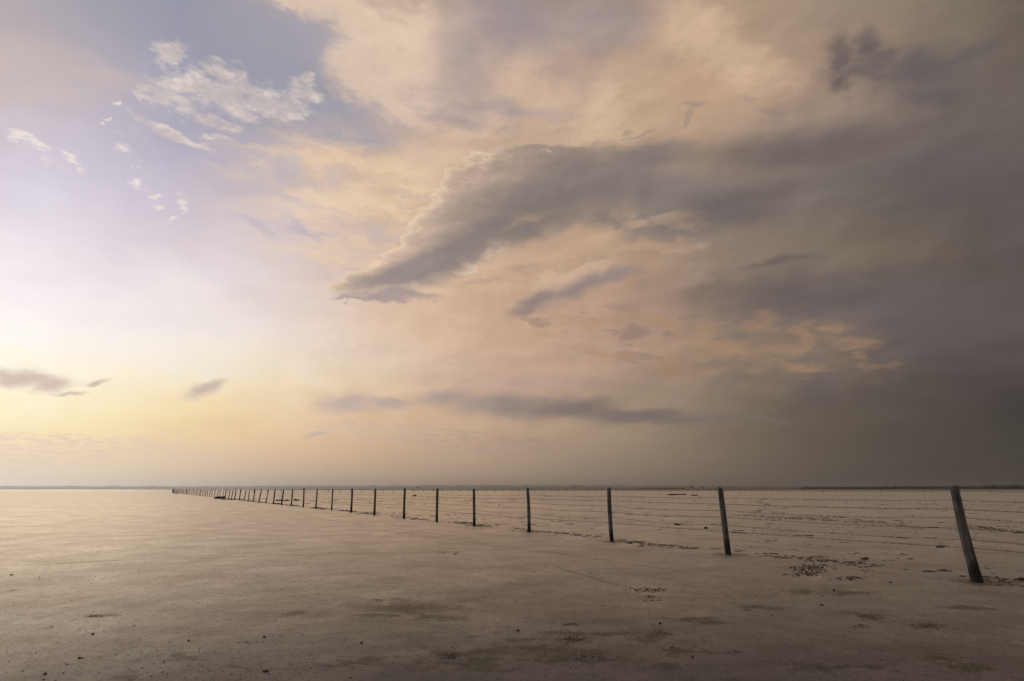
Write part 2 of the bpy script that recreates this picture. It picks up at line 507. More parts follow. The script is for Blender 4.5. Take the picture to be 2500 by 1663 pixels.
def gblob(px, py, rx, ry):
    a = ground_at(px, py)
    b = ground_at(px + rx, py)
    c2_, c3_ = ground_at(px, py - ry), ground_at(px, py + ry)
    return q.cone(wp, (a.x, a.y), max((b - a).length, 0.05), max((c2_ - c3_).length / 2, 0.04),
                  math.atan2(0, 1))


def gfield(blobs):
    f = None
    for b in blobs:
        v = gblob(*b)
        f = v if f is None else q.math('MAXIMUM', f, v)
    return f


dark_st = gfield([(1270, 1560, 90, 7), (1390, 1552, 60, 10), (1500, 1548, 60, 5), (1590, 1560, 50, 7), (1680, 1588, 45, 9), (1600, 1630, 60, 14),
                  (1420, 1600, 90, 16), (1290, 1592, 40, 6), (1700, 1515, 70, 6), (1830, 1480, 60, 5), (1960, 1448, 50, 4), (2100, 1448, 70, 5),
                  (2350, 1482, 60, 5), (2270, 1528, 40, 7), (2120, 1505, 35, 10), (2360, 1630, 60, 8), (2300, 1610, 50, 6), (2060, 1625, 120, 9),
                  (1000, 1480, 110, 16), (1060, 1505, 70, 9), (920, 1505, 50, 7), (880, 1620, 120, 10), (1110, 1590, 100, 8), (1150, 1620, 120, 16),
                  (700, 1505, 45, 5), (240, 1504, 36, 4), (490, 1595, 30, 5), (300, 1650, 40, 6), (560, 1630, 50, 5)])
def gline(x0, y0, x1, y1, wid):
    a, b = ground_at(x0, y0), ground_at(x1, y1)
    m_ = (a + b) / 2
    d_ = b - a
    return q.cone(wp2, (m_.x, m_.y), d_.length / 2, wid, math.atan2(d_.y, d_.x))


wp2 = q.vec('ADD', gc, q.vec('MULTIPLY', q.vec('SUBTRACT', q.noise(gc, 0.5, 3, 0.5, color=True), (0.5, 0.5, 0.5)), (0.7, 0.7, 0)))
trk = None
for t_ in ((740, 1262, 1150, 1315, 0.07), (1080, 1312, 1700, 1400, 0.05), (430, 1366, 900, 1350, 0.06), (880, 1352, 1230, 1344, 0.06), (0, 1382, 300, 1368, 0.07),
           (900, 1290, 1290, 1345, 0.05), (1360, 1385, 1560, 1440, 0.05), (1300, 1330, 1640, 1352, 0.06), (0, 1290, 420, 1262, 0.10), (100, 1240, 640, 1250, 0.12)):
    v_ = gline(*t_)
    trk = v_ if trk is None else q.math('MAXIMUM', trk, v_)
c = q.mix(q.math('MULTIPLY', q.math('MULTIPLY', q.step(trk, 0.15, 0.6), q.step(fine, 0.35, 0.6, 0.4, 1.0)), 0.75), c, (0.075, 0.064, 0.052, 1))
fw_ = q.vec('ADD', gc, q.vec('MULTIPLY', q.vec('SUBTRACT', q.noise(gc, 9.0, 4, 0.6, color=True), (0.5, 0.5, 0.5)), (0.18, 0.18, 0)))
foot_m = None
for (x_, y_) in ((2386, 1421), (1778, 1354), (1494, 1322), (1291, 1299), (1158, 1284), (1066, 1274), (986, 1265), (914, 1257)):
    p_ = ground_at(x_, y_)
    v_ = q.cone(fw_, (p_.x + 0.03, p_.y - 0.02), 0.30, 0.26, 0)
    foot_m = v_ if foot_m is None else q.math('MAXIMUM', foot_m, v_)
c = q.mix(q.math('MULTIPLY', q.step(foot_m, 0.2, 0.62), 0.7), c, (0.045, 0.038, 0.030, 1))   # darker ring around the foot of each near post
sm = q.math('MULTIPLY', q.step(q.math('MULTIPLY_ADD', q.math('SUBTRACT', fine, 0.5), 1.6, q.math('MULTIPLY_ADD', q.math('SUBTRACT', grain, 0.5), 0.9, dark_st)), 0.30, 0.85), q.step(dark_st, 0.05, 0.3))
c = q.mix(q.math('MULTIPLY', sm, 0.85), c, (0.050, 0.042, 0.028, 1))
c = q.mix(q.math('MULTIPLY', q.step(grain, 0.46, 0.34), 0.5), c, (0.21, 0.19, 0.17, 1))
# the crust colour turns greyer, more mauve and darker towards the right
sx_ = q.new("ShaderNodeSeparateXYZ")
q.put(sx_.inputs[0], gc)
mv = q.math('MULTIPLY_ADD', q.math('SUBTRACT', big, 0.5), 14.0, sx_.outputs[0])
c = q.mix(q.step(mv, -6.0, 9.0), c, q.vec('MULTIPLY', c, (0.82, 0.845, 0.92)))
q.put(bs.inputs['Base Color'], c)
q.put(bs.inputs['Roughness'], q.step(med, 0.3, 0.7, 0.6, 0.7, kind='LINEAR'))
bs.inputs['IOR'].default_value = 1.35
bh = q.math('ADD', q.math('MULTIPLY', fine, 0.6), q.math('MULTIPLY', grain, 0.45))
bump(q, bs, bh, 0.55, 0.03)
# crystals and brine film: the flat turns into a broad warm mirror of the low sky at grazing angles
lw = q.new("ShaderNodeLayerWeight")
lw.inputs[0].default_value = 0.5
gl = q.new("ShaderNodeBsdfAnisotropic", distribution='MULTI_GGX')
tint = q.mix(0.92, (0.84, 0.745, 0.58, 1), q.vec('MULTIPLY', c, (6.7, 6.75, 6.15)))
q.put(gl.inputs['Color'], tint)
gl.inputs['Roughness'].default_value = 0.54
q.t.links.new(bs.inputs['Normal'].links[0].from_socket, gl.inputs['Normal'])
mxs = q.new("ShaderNodeMixShader")
q.put(mxs.inputs[0], q.math('POWER', q.step(lw.outputs['Facing'], 0.70, 0.97, kind='LINEAR'), 1.6))
q.put(mxs.inputs[1], bs.outputs[0])
q.put(mxs.inputs[2], gl.outputs[0])
for n_ in q.t.nodes:
    if n_.type == 'OUTPUT_MATERIAL':
        q.put(n_.inputs[0], mxs.outputs[0])

# one sheet to the horizon: polar grid, fine in front of the camera
NA = 420
front = np.radians(np.linspace(-62, 62, 341))
rear = np.radians(np.linspace(62, 298, NA - 341 + 2)[1:-1])
ang = np.concatenate([front, rear])
rad = np.concatenate([[0.3], np.geomspace(1.2, 60.0, 330), np.geomspace(62, 16000.0, 60)])
A, R = np.meshgrid(ang, rad)
GX, GY = R * np.sin(A), R * np.cos(A)
GZ = np.zeros_like(GX)


def ground_h(x, y):
    r = math.hypot(x, y)
    if r > 70:
        return 0.0
    k = max(0.0, 1 - r / 70.0)
    v = mnoise.fractal(Vector((x * 0.35, y * 0.35, 3.0)), 0.9, 2.1, 5) * 0.006
    v += mnoise.noise(Vector((x * 3.0, y * 3.0, 9.0))) * 0.0035
    return v * k


for i in range(GX.shape[0]):
    if rad[i] < 70:
        for j in range(GX.shape[1]):
            GZ[i, j] = ground_h(GX[i, j], GY[i, j])
nr, na = GX.shape
vs = np.stack([GX.ravel(), GY.ravel(), GZ.ravel()], 1)
fs = []
for i in range(nr - 1):
    b0, b1 = i * na, (i + 1) * na
    for j in range(na):
        k = (j + 1) % na
        fs.append((b0 + j, b0 + k, b1 + k, b1 + j))
fs.append(tuple(range(na))[::-1])
me = bpy.data.meshes.new("ground")
me.from_pydata(vs.tolist(), [], fs)
me.materials.append(m_ground)
me.polygons.foreach_set("use_smooth", [True] * len(me.polygons))
me.update()
go = bpy.data.objects.new("ground", me)
COL.objects.link(go)
tag(go, "pale damp salt flat reaching the horizon", kind='structure')
# make sure faces look up
if me.polygons[1000].normal.z < 0:
    me.flip_normals()

# ------------------------------------------------------------------ far water, pasture, hills
def polar(azd, r, z=0.0):
    a = math.radians(azd)
    return (math.sin(a) * r, math.cos(a) * r, z)


m_water, q, bs = material("lake_water")
bs.inputs['Base Color'].default_value = (0.05, 0.055, 0.05, 1)
bs.inputs['Roughness'].default_value = 0.3
bump(q, bs, q.noise(q.new("ShaderNodeTexCoord").outputs['Object'], 0.4, 3, 0.5), 0.2, 0.05)
vs, fs = [], []
seg = 60
for k in range(seg + 1):
    a = -75 + (75 - 3) * k / seg
    n1 = mnoise.noise(Vector((a * 0.35, 0, 1)))
    taper = min(1.0, (seg - k) / 26.0)
    r0 = 900 + 260 * n1 + 1300 * (1 - taper)
    r1 = 4200
    vs += [polar(a, r0, 0.02), polar(a, r1, 0.02)]
for k in range(seg):
    fs.append((2 * k, 2 * k + 1, 2 * k + 3, 2 * k + 2))
wtr = mesh_obj("water", vs, fs, m_water)
tag(wtr, kind='structure')


def terrain(name, az0, az1, n, prof, mat, label):
    """prof(az) -> list of (distance, height) from front foot to back foot"""
    vs, fs = [], []
    m = len(prof(az0))
    for k in range(n + 1):
        a = az0 + (az1 - az0) * k / n
        for (r, z) in prof(a):
            vs.append(polar(a, r, z))
    for k in range(n):
        for j in range(m - 1):
            b = k * m + j
            fs.append((b, b + m, b + m + 1, b + 1))
    o = mesh_obj(name, vs, fs, mat, smooth=True)
    tag(o, label, kind='structure')
    return o


m_past, q, bs = material("marsh_pasture")
pc = q.new("ShaderNodeTexCoord").outputs['Object']
pn = q.noise(pc, 0.004, 5, 0.6)
q.put(bs.inputs['Base Color'], q.mix(q.step(pn, 0.4, 0.6), (0.055, 0.062, 0.030, 1), (0.10, 0.095, 0.05, 1)))
bs.inputs['Roughness'].default_value = 0.95
m_hill, q, bs = material("wooded_hills")
hn = q.noise(q.new("ShaderNodeTexCoord").outputs['Object'], 0.003, 6, 0.6)
q.put(bs.inputs['Base Color'], q.mix(q.step(hn, 0.42, 0.6), (0.035, 0.045, 0.022, 1), (0.075, 0.075, 0.038, 1)))
bs.inputs['Roughness'].default_value = 1.0


def pasture_prof(a):
    k = max(0.0, min(1.0, (a + 20) / 22.0))
    n = mnoise.noise(Vector((a * 0.12, 5, 0)))
    far = 2700
    s = (3.6 + 1.3 * n) * (0.15 + 0.85 * k)
    return [(1500 + 300 * n, -0.5), (1560 + 300 * n, 0.15), (2100, s * 0.45), (far, s), (3300, s * 0.9), (4000, -0.6)]


terrain("pasture", -24, 70, 260, pasture_prof, m_past, "low dark marshy pasture beyond the salt flat")


def hill_h(a):
    # height of the skyline in metres at 7.5 km, from the photograph
    pts = [(-75, 32), (-41, 30), (-34, 33), (-28, 33), (-20, 40), (-12, 42), (-6, 50), (0, 49), (6, 48), (12, 42), (18, 36), (24, 32),
           (30, 28), (36, 26), (41, 24), (75, 24)]
    for (x0, y0), (x1, y1) in zip(pts, pts[1:]):
        if x0 <= a <= x1:
            t = (a - x0) / (x1 - x0)
            return y0 + (y1 - y0) * t
    return 25


def ridge1(a):
    hh = hill_h(a)
    n = mnoise.fractal(Vector((a * 0.55, 0, 2)), 0.7, 2.0, 5)
    t = abs(mnoise.fractal(Vector((a * 7.0, 3, 2)), 0.6, 2.2, 4))
    top = hh * (1 + 0.30 * n) + 9 * t
    return [(r * 1.35, z * 1.35) for (r, z) in ((5600, -0.6), (6100, hh * 0.30), (6800, hh * 0.60), (7500, top - 5), (7520, top), (7800, top - 1), (8500, hh * 0.5), (9000, -0.6))]


def ridge2(a):
    hh = hill_h(a)
    n = mnoise.fractal(Vector((a * 0.35, 20, 2)), 0.9, 2.0, 4)
    t = abs(mnoise.fractal(Vector((a * 6.0, 23, 2)), 0.6, 2.2, 4))
    top = hh * 1.45 * (1 + 0.13 * n) + 3 * t
    return [(r * 1.28, z * 1.28) for (r, z) in ((9600, -0.6), (10400, top * 0.8), (10900, top), (11600, top * 0.7), (12500, -0.6))]


terrain("hills", -75, 75, 1500, ridge1, m_hill, "low wooded hills along the horizon")
terrain("hills", -75, 75, 1200, ridge2, m_hill, "faint farther range of low hills")

# nearer belts of trees on the right: canopy of lumps, one mass
m_wood, q, bs = material("far_tree_foliage")
wn = q.noise(q.new("ShaderNodeTexCoord").outputs['Object'], 0.05, 4, 0.6)
q.put(bs.inputs['Base Color'], q.mix(wn, (0.02, 0.028, 0.014, 1), (0.06, 0.07, 0.035, 1)))
bs.inputs['Roughness'].default_value = 1.0
m_bark, q, bs = material("far_tree_bark")
bs.inputs['Base Color'].default_value = (0.05, 0.04, 0.03, 1)

ICO_V = []
phi = (1 + 5 ** 0.5) / 2
for a_, b_ in ((-1, phi), (1, phi), (-1, -phi), (1, -phi)):
    ICO_V.append((a_, b_, 0))
for a_, b_ in ((-1, phi), (1, phi), (-1, -phi), (1, -phi)):
    ICO_V.append((0, a_, b_))
for a_, b_ in ((phi, -1), (phi, 1), (-phi, -1), (-phi, 1)):
    ICO_V.append((a_, 0, b_))
ICO_V = [Vector(v).normalized() for v in ICO_V]
ICO_F = [(0, 11, 5), (0, 5, 1), (0, 1, 7), (0, 7, 10), (0, 10, 11), (1, 5, 9), (5, 11, 4), (11, 10, 2), (10, 7, 6), (7, 1, 8),
         (3, 9, 4), (3, 4, 2), (3, 2, 6), (3, 6, 8), (3, 8, 9), (4, 9, 5), (2, 4, 11), (6, 2, 10), (8, 6, 7), (9, 8, 1)]


class Lumps:
    def __init__(self):
        self.v, self.f = [], []

    def add(self, c, sx, sy, sz, rough=0.25, rot=0.0, cut=None):
        b = len(self.v)
        cr_, sr_ = math.cos(rot), math.sin(rot)
        for p in ICO_V:
            k = 1 + random.uniform(-rough, rough)
            x, y, z = p.x * sx * k, p.y * sy * k, p.z * sz * k
            if cut is not None:
                z = max(z, cut)
            self.v.append((c[0] + x * cr_ - y * sr_, c[1] + x * sr_ + y * cr_, c[2] + z))
        self.f += [(a + b, d + b, e + b) for a, d, e in ICO_F]


def belt(a0, a1, r, h0_, n):
    L = Lumps()
    for k in range(n):
        a = random.uniform(a0, a1)
        rr = r + random.uniform(-60, 60)
        e = min(1, min(a - a0, a1 - a) / 0.6 + 0.35)
        hh = h0_ * e * random.uniform(0.65, 1.1)
        x, y, _ = polar(a, rr)
        L.add((x, y, 4 + hh * 0.45), hh * 0.9, hh * 0.9, hh * 0.6)
    return L


for (a0, a1, r, hh, n, lab) in ((31.2, 42, 3400, 11, 700, "dark belt of trees at the right end of the horizon"),
                                (26.2, 32.0, 3600, 10, 260, "thin dark belt of trees left of the rightmost tree belt"),
                                (38.5, 52, 3000, 13, 500, "nearer dark belt of trees behind the leaning right post"),
                                (12, 16.5, 4200, 9, 140, "low hazy clumps of trees above the middle of the far fence")):
    L = belt(a0, a1, r, hh, n)
    o = mesh_obj("woodland", L.v, L.f, m_wood)
    tag(o, lab, "woodland", kind='stuff')


def far_tree(px, dist, h, label):
    az_, _ = azel(px, HORIZON)
    x, y, _ = polar(az_, dist)
    root = empty("tree", (x, y, 3.0))
    tag(root, label, "tree", "lone trees on the far pasture")
    L = Lumps()
    for k in range(26):
        a = random.uniform(0, 6.28)
        rr = random.uniform(0, 0.42) * h
        L.add((rr * math.cos(a), rr * math.sin(a), h * random.uniform(0.45, 0.9)), h * 0.17, h * 0.17, h * 0.14, 0.35)
    mesh_obj("crown", L.v, L.f, m_wood, root)
    s = 7
    vs = [(math.cos(6.283 * k / s) * h * 0.03, math.sin(6.283 * k / s) * h * 0.03, -2) for k in range(s)]
    vs += [(math.cos(6.283 * k / s) * h * 0.018, math.sin(6.283 * k / s) * h * 0.018, h * 0.6) for k in range(s)]
    fs = [(k, (k + 1) % s, s + (k + 1) % s, s + k) for k in range(s)] + [tuple(range(s, 2 * s))]
    mesh_obj("trunk", vs, fs, m_bark, root)


for px, d, h, lab in ((1020, 2900, 11, "lone far tree between the fifth and sixth nearest big fence posts"),
                      (1177, 3000, 9, "lone far tree just right of the fifth nearest fence post"),
                      (1372, 3000, 8, "left one of two small far trees left of the third nearest post"),
                      (1403, 3000, 10, "right one of two small far trees left of the third nearest post"),
                      (1689, 3100, 15, "far round tree left of the second nearest fence post"),
                      (1716, 3100, 12, "smaller far tree close left of the second nearest post"),
                      (1969, 3200, 15, "lone far tree standing above the dark strip right of the second post"),
                      (2187, 3200, 15, "taller far tree sticking out of the dark tree belt")):
    far_tree(px, d, h, lab)

# ------------------------------------------------------------------ wood material and posts
m_post, q, bs = material("weathered_post_wood")
tcn = q.new("ShaderNodeTexCoord")
oc = tcn.outputs['Object']
mp = q.new("ShaderNodeMapping")
mp.inputs['Scale'].default_value = (26, 26, 1.6)
q.put(mp.inputs[0], oc)
gr = q.noise(mp.outputs[0], 1.0, 7, 0.68, dist=0.3)
mp2 = q.new("ShaderNodeMapping")
mp2.inputs['Scale'].default_value = (60, 60, 2.2)
q.put(mp2.inputs[0], oc)
ck = q.noise(mp2.outputs[0], 1.0, 3, 0.5)
patchn = q.noise(oc, 5.0, 4, 0.6)
oi = q.new("ShaderNodeObjectInfo").outputs['Random']
wc = q.mix(q.step(gr, 0.32, 0.68), (0.060, 0.055, 0.048, 1), (0.185, 0.178, 0.160, 1))
wc = q.mix(q.math('MULTIPLY', q.step(patchn, 0.50, 0.66), 0.65), wc, (0.045, 0.040, 0.034, 1))
wc = q.mix(q.step(ck, 0.40, 0.33), wc, (0.015, 0.013, 0.012, 1))
sz = q.new("ShaderNodeSeparateXYZ")
q.put(sz.inputs[0], oc)
footz = q.math('ADD', sz.outputs[2], q.math('MULTIPLY', q.math('SUBTRACT', patchn, 0.5), 0.35))
wc = q.mix(q.step(footz, 0.34, 0.14), wc, (0.012, 0.011, 0.010, 1))       # foot soaked black by brine
wc = q.mix(q.math('MULTIPLY', oi, 0.3), wc, (0.05, 0.045, 0.04, 1))
q.put(bs.inputs['Base Color'], wc)
bs.inputs['Roughness'].default_value = 0.85
bump(q, bs, q.math('ADD', gr, q.math('MULTIPLY', q.step(ck, 0.33, 0.42), 0.8)), 0.9, 0.012)

m_wire, q, bs = material("rusted_wire")
bs.inputs['Base Color'].default_value = (0.035, 0.026, 0.022, 1)
bs.inputs['Roughness'].default_value = 0.8
bs.inputs['Metallic'].default_value = 0.2


def post_mesh(top, r0, r1, seed, segs=14, rings=22):
    """an irregular round log from below the ground to 'top', relative to its foot"""
    rr = random.Random(seed)
    off = Vector((seed * 3.1, seed * 1.7, 0))
    vs, fs = [], []
    hgt = top.z
    for i in range(rings + 1):
        t = i / rings
        z = -0.12 + (hgt + 0.12) * t
        kx = z / hgt
        bow = math.sin(max(0, kx) * math.pi) * rr_bow(seed)
        cx, cy = top.x * kx + bow, top.y * kx
        for s in range(segs):
            a = 2 * math.pi * s / segs
            n = mnoise.noise(Vector((math.cos(a) * 1.2, math.sin(a) * 1.2, z * 1.6)) + off)
            n2 = mnoise.noise(Vector((math.cos(a) * 3.5, math.sin(a) * 3.5, z * 0.5)) + off)
            r = (r0 + (r1 - r0) * t) * (1 + 0.13 * n + 0.10 * n2)
            zz = z
            if i == rings:
                zz += 0.012 * math.cos(a + seed) + 0.006 * n2
            vs.append((cx + math.cos(a) * r, cy + math.sin(a) * r, zz))
    for i in range(rings):
        for s in range(segs):
            k = (s + 1) % segs
            b0, b1 = i * segs, (i + 1) * segs
            fs.append((b0 + s, b0 + k, b1 + k, b1 + s))
    b = len(vs)
    lastc = (top.x, top.y, hgt - 0.006)
    ring = [vs[rings * segs + s] for s in range(segs)]
    for p in ring:                                   # worn chamfer, then a slightly dished end
        vs.append((lastc[0] + (p[0] - lastc[0]) * 0.8, lastc[1] + (p[1] - lastc[1]) * 0.8, p[2] + 0.006))
    vs.append(lastc)
    for s in range(segs):
        k = (s + 1) % segs
        fs.append((rings * segs + s, rings * segs + k, b + k, b + s))
        fs.append((b + s, b + k, b + segs))
    return vs, fs


def rr_bow(seed):
    return random.Random(seed * 13 + 5).uniform(-0.018, 0.018)


# foot x, top x, top y measured in the photograph, nearest first
NEAR = [(2386, 2329, 1188), (1778, 1758, 1191), (1494, 1487, 1191.5), (1291.5, 1288, 1192), (1158, 1157, 1193.5), (1066.3, 1068, 1193.3),
        (986.4, 988.5, 1192.3), (914, 916.5, 1193.8), (857, 860, 1193), (809.8, 812.5, 1194), (771, 774.5, 1194), (740.3, 742.2, 1191.7)]
FARX = [711, 687.5, 667.5, 649, 632, 618, 605.5, 595, 584, 573, 564.5, 557, 549.5, 542.6, 535.7, 529.6, 522.5, 516, 510.5, 505.4, 500.8,
        497.2, 493, 489.5, 486, 482, 478.8, 475.5, 472.6, 469.7, 466.7, 463, 459.9, 457.4, 454.9]
n = 48
while True:
    x = 345 + 5400 / (n + 1.62)
    if x < 423.5:
        break
    FARX.append(x)
    n += 1


def foot_from_x(px):
    """where the fence line is crossed by the vertical plane seen at column px (at ground level)"""
    lo, hi = 0.0, 2000.0
    for _ in range(60):
        mid = (lo + hi) / 2
        p = FA + FDIR * mid
        dx, dy, dz = p.x, p.y, -CAM_H
        f = dy * CP + dz * SP
        x = W / 2 + FPX * dx / f
        if x > px:
            lo = mid
        else:
            hi = mid
    return FA + FDIR * lo


def top_point(foot, px, py):
    d = ray(px, py)
    t = foot.y / d.y
    return Vector((d.x * t, foot.y, CAM_H + d.z * t)) - foot


fence = empty("wire_fence", (FA.x, FA.y, 0))
tag(fence, "long barbed wire fence of weathered posts running far off across the flat", "fence")
posts = []
P1 = foot_from_x(NEAR[0][0])
P2 = foot_from_x(NEAR[1][0])
P3 = foot_from_x(NEAR[2][0])
sp = (P3 - P2).length
feet = [(P1 - FDIR * sp * 1.0, None)]
for (x, tx, ty) in NEAR:
    f = foot_from_x(x)
    feet.append((f, top_point(f, tx, ty)))
for i, x in enumerate(FARX):
    f = foot_from_x(x)
    h = 1.28 + random.uniform(-0.06, 0.07) + (0.12 if i in (9, 16, 17) else 0)
    lean = 0.075 + random.uniform(-0.08, 0.08)
    feet.append((f, Vector((lean, random.uniform(-0.03, 0.03), h))))
PLABEL = {1: "thickest post, leaning hard to the left, at the right end of the fence", 2: "second nearest post, leaning slightly left with a long crack"}
for i, (f, top) in enumerate(feet):
    if top is None:
        top = Vector((-0.05, 0.02, 1.3))
    r1, r0 = 0.050, 0.060
    if i == 1: r1, r0 = 0.056, 0.078
    if i == 2: r1, r0 = 0.053, 0.062
    if 3 <= i <= 6: r1, r0 = 0.048, 0.054
    if i > 6:
        k_ = random.uniform(0.82, 1.18)
        r0, r1 = r0 * k_, r1 * k_
    lod = i > 14
    vs, fs = post_mesh(top, r0, r1, i + 1, 14 if not lod else 8, 22 if not lod else 6)
    o = mesh_obj("post", vs, fs, m_post, None, smooth=True)
    o.parent = fence
    o.location = f - fence.location + Vector((0, 0, ground_h(f.x, f.y)))
    if i in PLABEL:
        o["label"] = PLABEL[i]
    posts.append((f, top, r0, r1, o))


def tube(vs, fs, pts, r, segs=5):
    b = len(vs)
    for i, p in enumerate(pts):
        t = (pts[min(i + 1, len(pts) - 1)] - pts[max(i - 1, 0)]).normalized()
        u = t.cross(Vector((0, 0, 1)))
        if u.length < 1e-3:
            u = Vector((1, 0, 0))
        u.normalize()
        v = t.cross(u)
        for s in range(segs):
            a = 2 * math.pi * s / segs
            vs.append(p + u * math.cos(a) * r + v * math.sin(a) * r)
    for i in range(len(pts) - 1):
        for s in range(segs):
            k = (s + 1) % segs
            fs.append((b + i * segs + s, b + i * segs + k, b + (i + 1) * segs + k, b + (i + 1) * segs + s))
    fs.append(tuple(b + s for s in range(segs))[::-1])
    fs.append(tuple(b + (len(pts) - 1) * segs + s for s in range(segs)))


def wire(hrel, r, sag, barbs=True, lo_noise=0.01):
    vs, fs = [], []
    path = []
    attach = []
    rr = random.Random(int(hrel * 1000))
    for (f, top, r0, r1, o) in posts:
        k = hrel / 1.3 + rr.uniform(-lo_noise, lo_noise)
        rad_ = r0 + (r1 - r0) * k + 0.004
        p = f + Vector((top.x * k, top.y * k, top.z * k)) + FNOR * rad_
        attach.append(p)
    for i in range(len(attach) - 1):
        a, b = attach[i], attach[i + 1]
        n_ = 10 if i < 14 else 2
        for s in range(n_):
            t = s / n_
            p = a.lerp(b, t)
            p.z -= sag * 4 * t * (1 - t) * (1 + 0.5 * math.sin(i * 7.1 + hrel * 9))
            path.append(p)
    path.append(attach[-1])
    tube(vs, fs, path, r, 5)
    if barbs:
        acc = 0.0
        for i in range(len(path) - 1):
            a, b = path[i], path[i + 1]
            L_ = (b - a).length
            while acc < L_:
                p = a.lerp(b, acc / L_)
                if p.length > 60:
                    break
                for s in range(2):
                    an = rr.uniform(0, math.pi)
                    dv = (Vector((0, 0, 1)) * math.sin(an) + FNOR * math.cos(an)) * 0.016 + FDIR * rr.uniform(-.006, .006)
                    tube(vs, fs, [p - dv, p + dv], r * 0.75, 3)
                acc += 0.125
            acc -= L_
            if path[i].length > 60:
                break
    o = mesh_obj("barbed_wire", vs, fs, m_wire)
    o.parent = fence
    for v in o.data.vertices:
        v.co = v.co - fence.location
    return o


for hrel, r, sag in ((1.245, 0.0033, 0.012), (0.985, 0.0033, 0.016), (0.71, 0.0033, 0.018), (0.435, 0.0033, 0.016)):
    wire(hrel, r, sag)
for hrel, r, sag in ((1.10, 0.0022, 0.03), (0.86, 0.0026, 0.035), (0.57, 0.0026, 0.04)):
    w_ = wire(hrel, r, sag)
# staples that hold the wires on the nearest posts
for i in range(1, 7):
    f, top, r0, r1, o = posts[i]
    for hrel in (1.245, 0.985, 0.71, 0.435):
        k = hrel / 1.3
        rad_ = r0 + (r1 - r0) * k
        c0 = Vector((top.x * k, top.y * k, top.z * k)) + FNOR * rad_
        vs, fs = [], []
        side = FNOR.cross(Vector((0, 0, 1)))
        pts = [c0 - FNOR * 0.02 + Vector((0, 0, 0.012)), c0 + FNOR * 0.010 + Vector((0, 0, 0.010)), c0 + FNOR * 0.010 - Vector((0, 0, 0.010)),
               c0 - FNOR * 0.02 - Vector((0, 0, 0.012))]
        tube(vs, fs, pts, 0.002, 4)
        mesh_obj("staple", vs, fs, m_wire, o)

# ------------------------------------------------------------------ the fence that turns the corner and goes right
CORNER = foot_from_x(420.0)
# its line: vanishes far to the right (column 3640), starts at the corner
bd = ray(3640, HORIZON)
BDIR = Vector((bd.x, bd.y, 0)).normalized()
fence2 = empty("wire_fence", (CORNER.x, CORNER.y, 0))
tag(fence2, "low distant wire fence of thin posts running right from the far corner", "fence")
m_thin, q, bs = material("thin_post_wood")
tn = q.noise(q.new("ShaderNodeTexCoord").outputs['Object'], 9.0, 3, 0.6)
q.put(bs.inputs['Base Color'], q.mix(tn, (0.025, 0.02, 0.017, 1), (0.06, 0.05, 0.04, 1)))
bs.inputs['Roughness'].default_value = 0.9
vs, fs = [], []
tube(vs, fs, [Vector((0, 0, -0.1)), Vector((0.006, 0, 0.6)), Vector((0.0, 0, 1.25))], 0.10, 6)
proto = mesh_obj("post", vs, fs, m_thin, fence2)
proto.location = BDIR * 5.0
backfeet = [Vector((0, 0, 0)), BDIR * 5.0]
dist = 5.0
for k in range(172):
    dist += 5.1 + random.uniform(-0.5, 0.5)
    o = proto.copy()
    COL.objects.link(o)
    o.parent = fence2
    o.location = BDIR * dist + Vector((0, 0, random.uniform(-0.08, 0.05)))
    o.rotation_euler = (random.uniform(-0.04, 0.04), random.uniform(-0.06, 0.06), random.uniform(0, 3))
    backfeet.append(BDIR * dist)
for hz in (1.15, 0.75, 0.4):
    vs, fs = [], []
    tube(vs, fs, [p + Vector((0, 0, hz + random.uniform(-0.02, 0.02))) for p in backfeet], 0.006, 4)
    mesh_obj("wire", vs, fs, m_wire, fence2)
# corner assembly
vs, fs = post_mesh(Vector((0.12, 0, 1.5)), 0.13, 0.11, 201, 10, 8)
o = mesh_obj("post", vs, fs, m_post, fence2, smooth=True)
o["label"] = "thick leaning corner post"
for off_, hh, r in ((4.0, 1.75, 0.06), (4.6, 1.45, 0.09), (2.2, 1.35, 0.07)):
    vs, fs = post_mesh(Vector((0.1 if off_ != 4.6 else 0.35, 0, hh)), r, r * 0.9, int(off_ * 10), 8, 6)
    o = mesh_obj("post", vs, fs, m_post, fence2, smooth=True)
    o.location = -FDIR * off_ * 2.2
vs, fs = [], []
tube(vs, fs, [Vector((0.05, 0, 1.1)), -FDIR * 4.8 + Vector((0, 0, 1.0))], 0.05, 6)
tube(vs, fs, [Vector((0.05, 0, 0.15)), -FDIR * 4.8 + Vector((0, 0, 1.1))], 0.035, 6)
mesh_obj("brace", vs, fs, m_post, fence2)

# ------------------------------------------------------------------ timber and wreckage lying on the flat
m_drift, q, bs = material("dark_driftwood")
dn = q.noise(q.new("ShaderNodeTexCoord").outputs['Object'], 12.0, 4, 0.6)
q.put(bs.inputs['Base Color'], q.mix(dn, (0.02, 0.018, 0.015, 1), (0.075, 0.065, 0.055, 1)))
bs.inputs['Roughness'].default_value = 0.9
bump(q, bs, dn, 0.5, 0.02)
m_pale, q, bs = material("bleached_board")
bs.inputs['Base Color'].default_value = (0.5, 0.47, 0.42, 1)
bs.inputs['Roughness'].default_value = 0.8


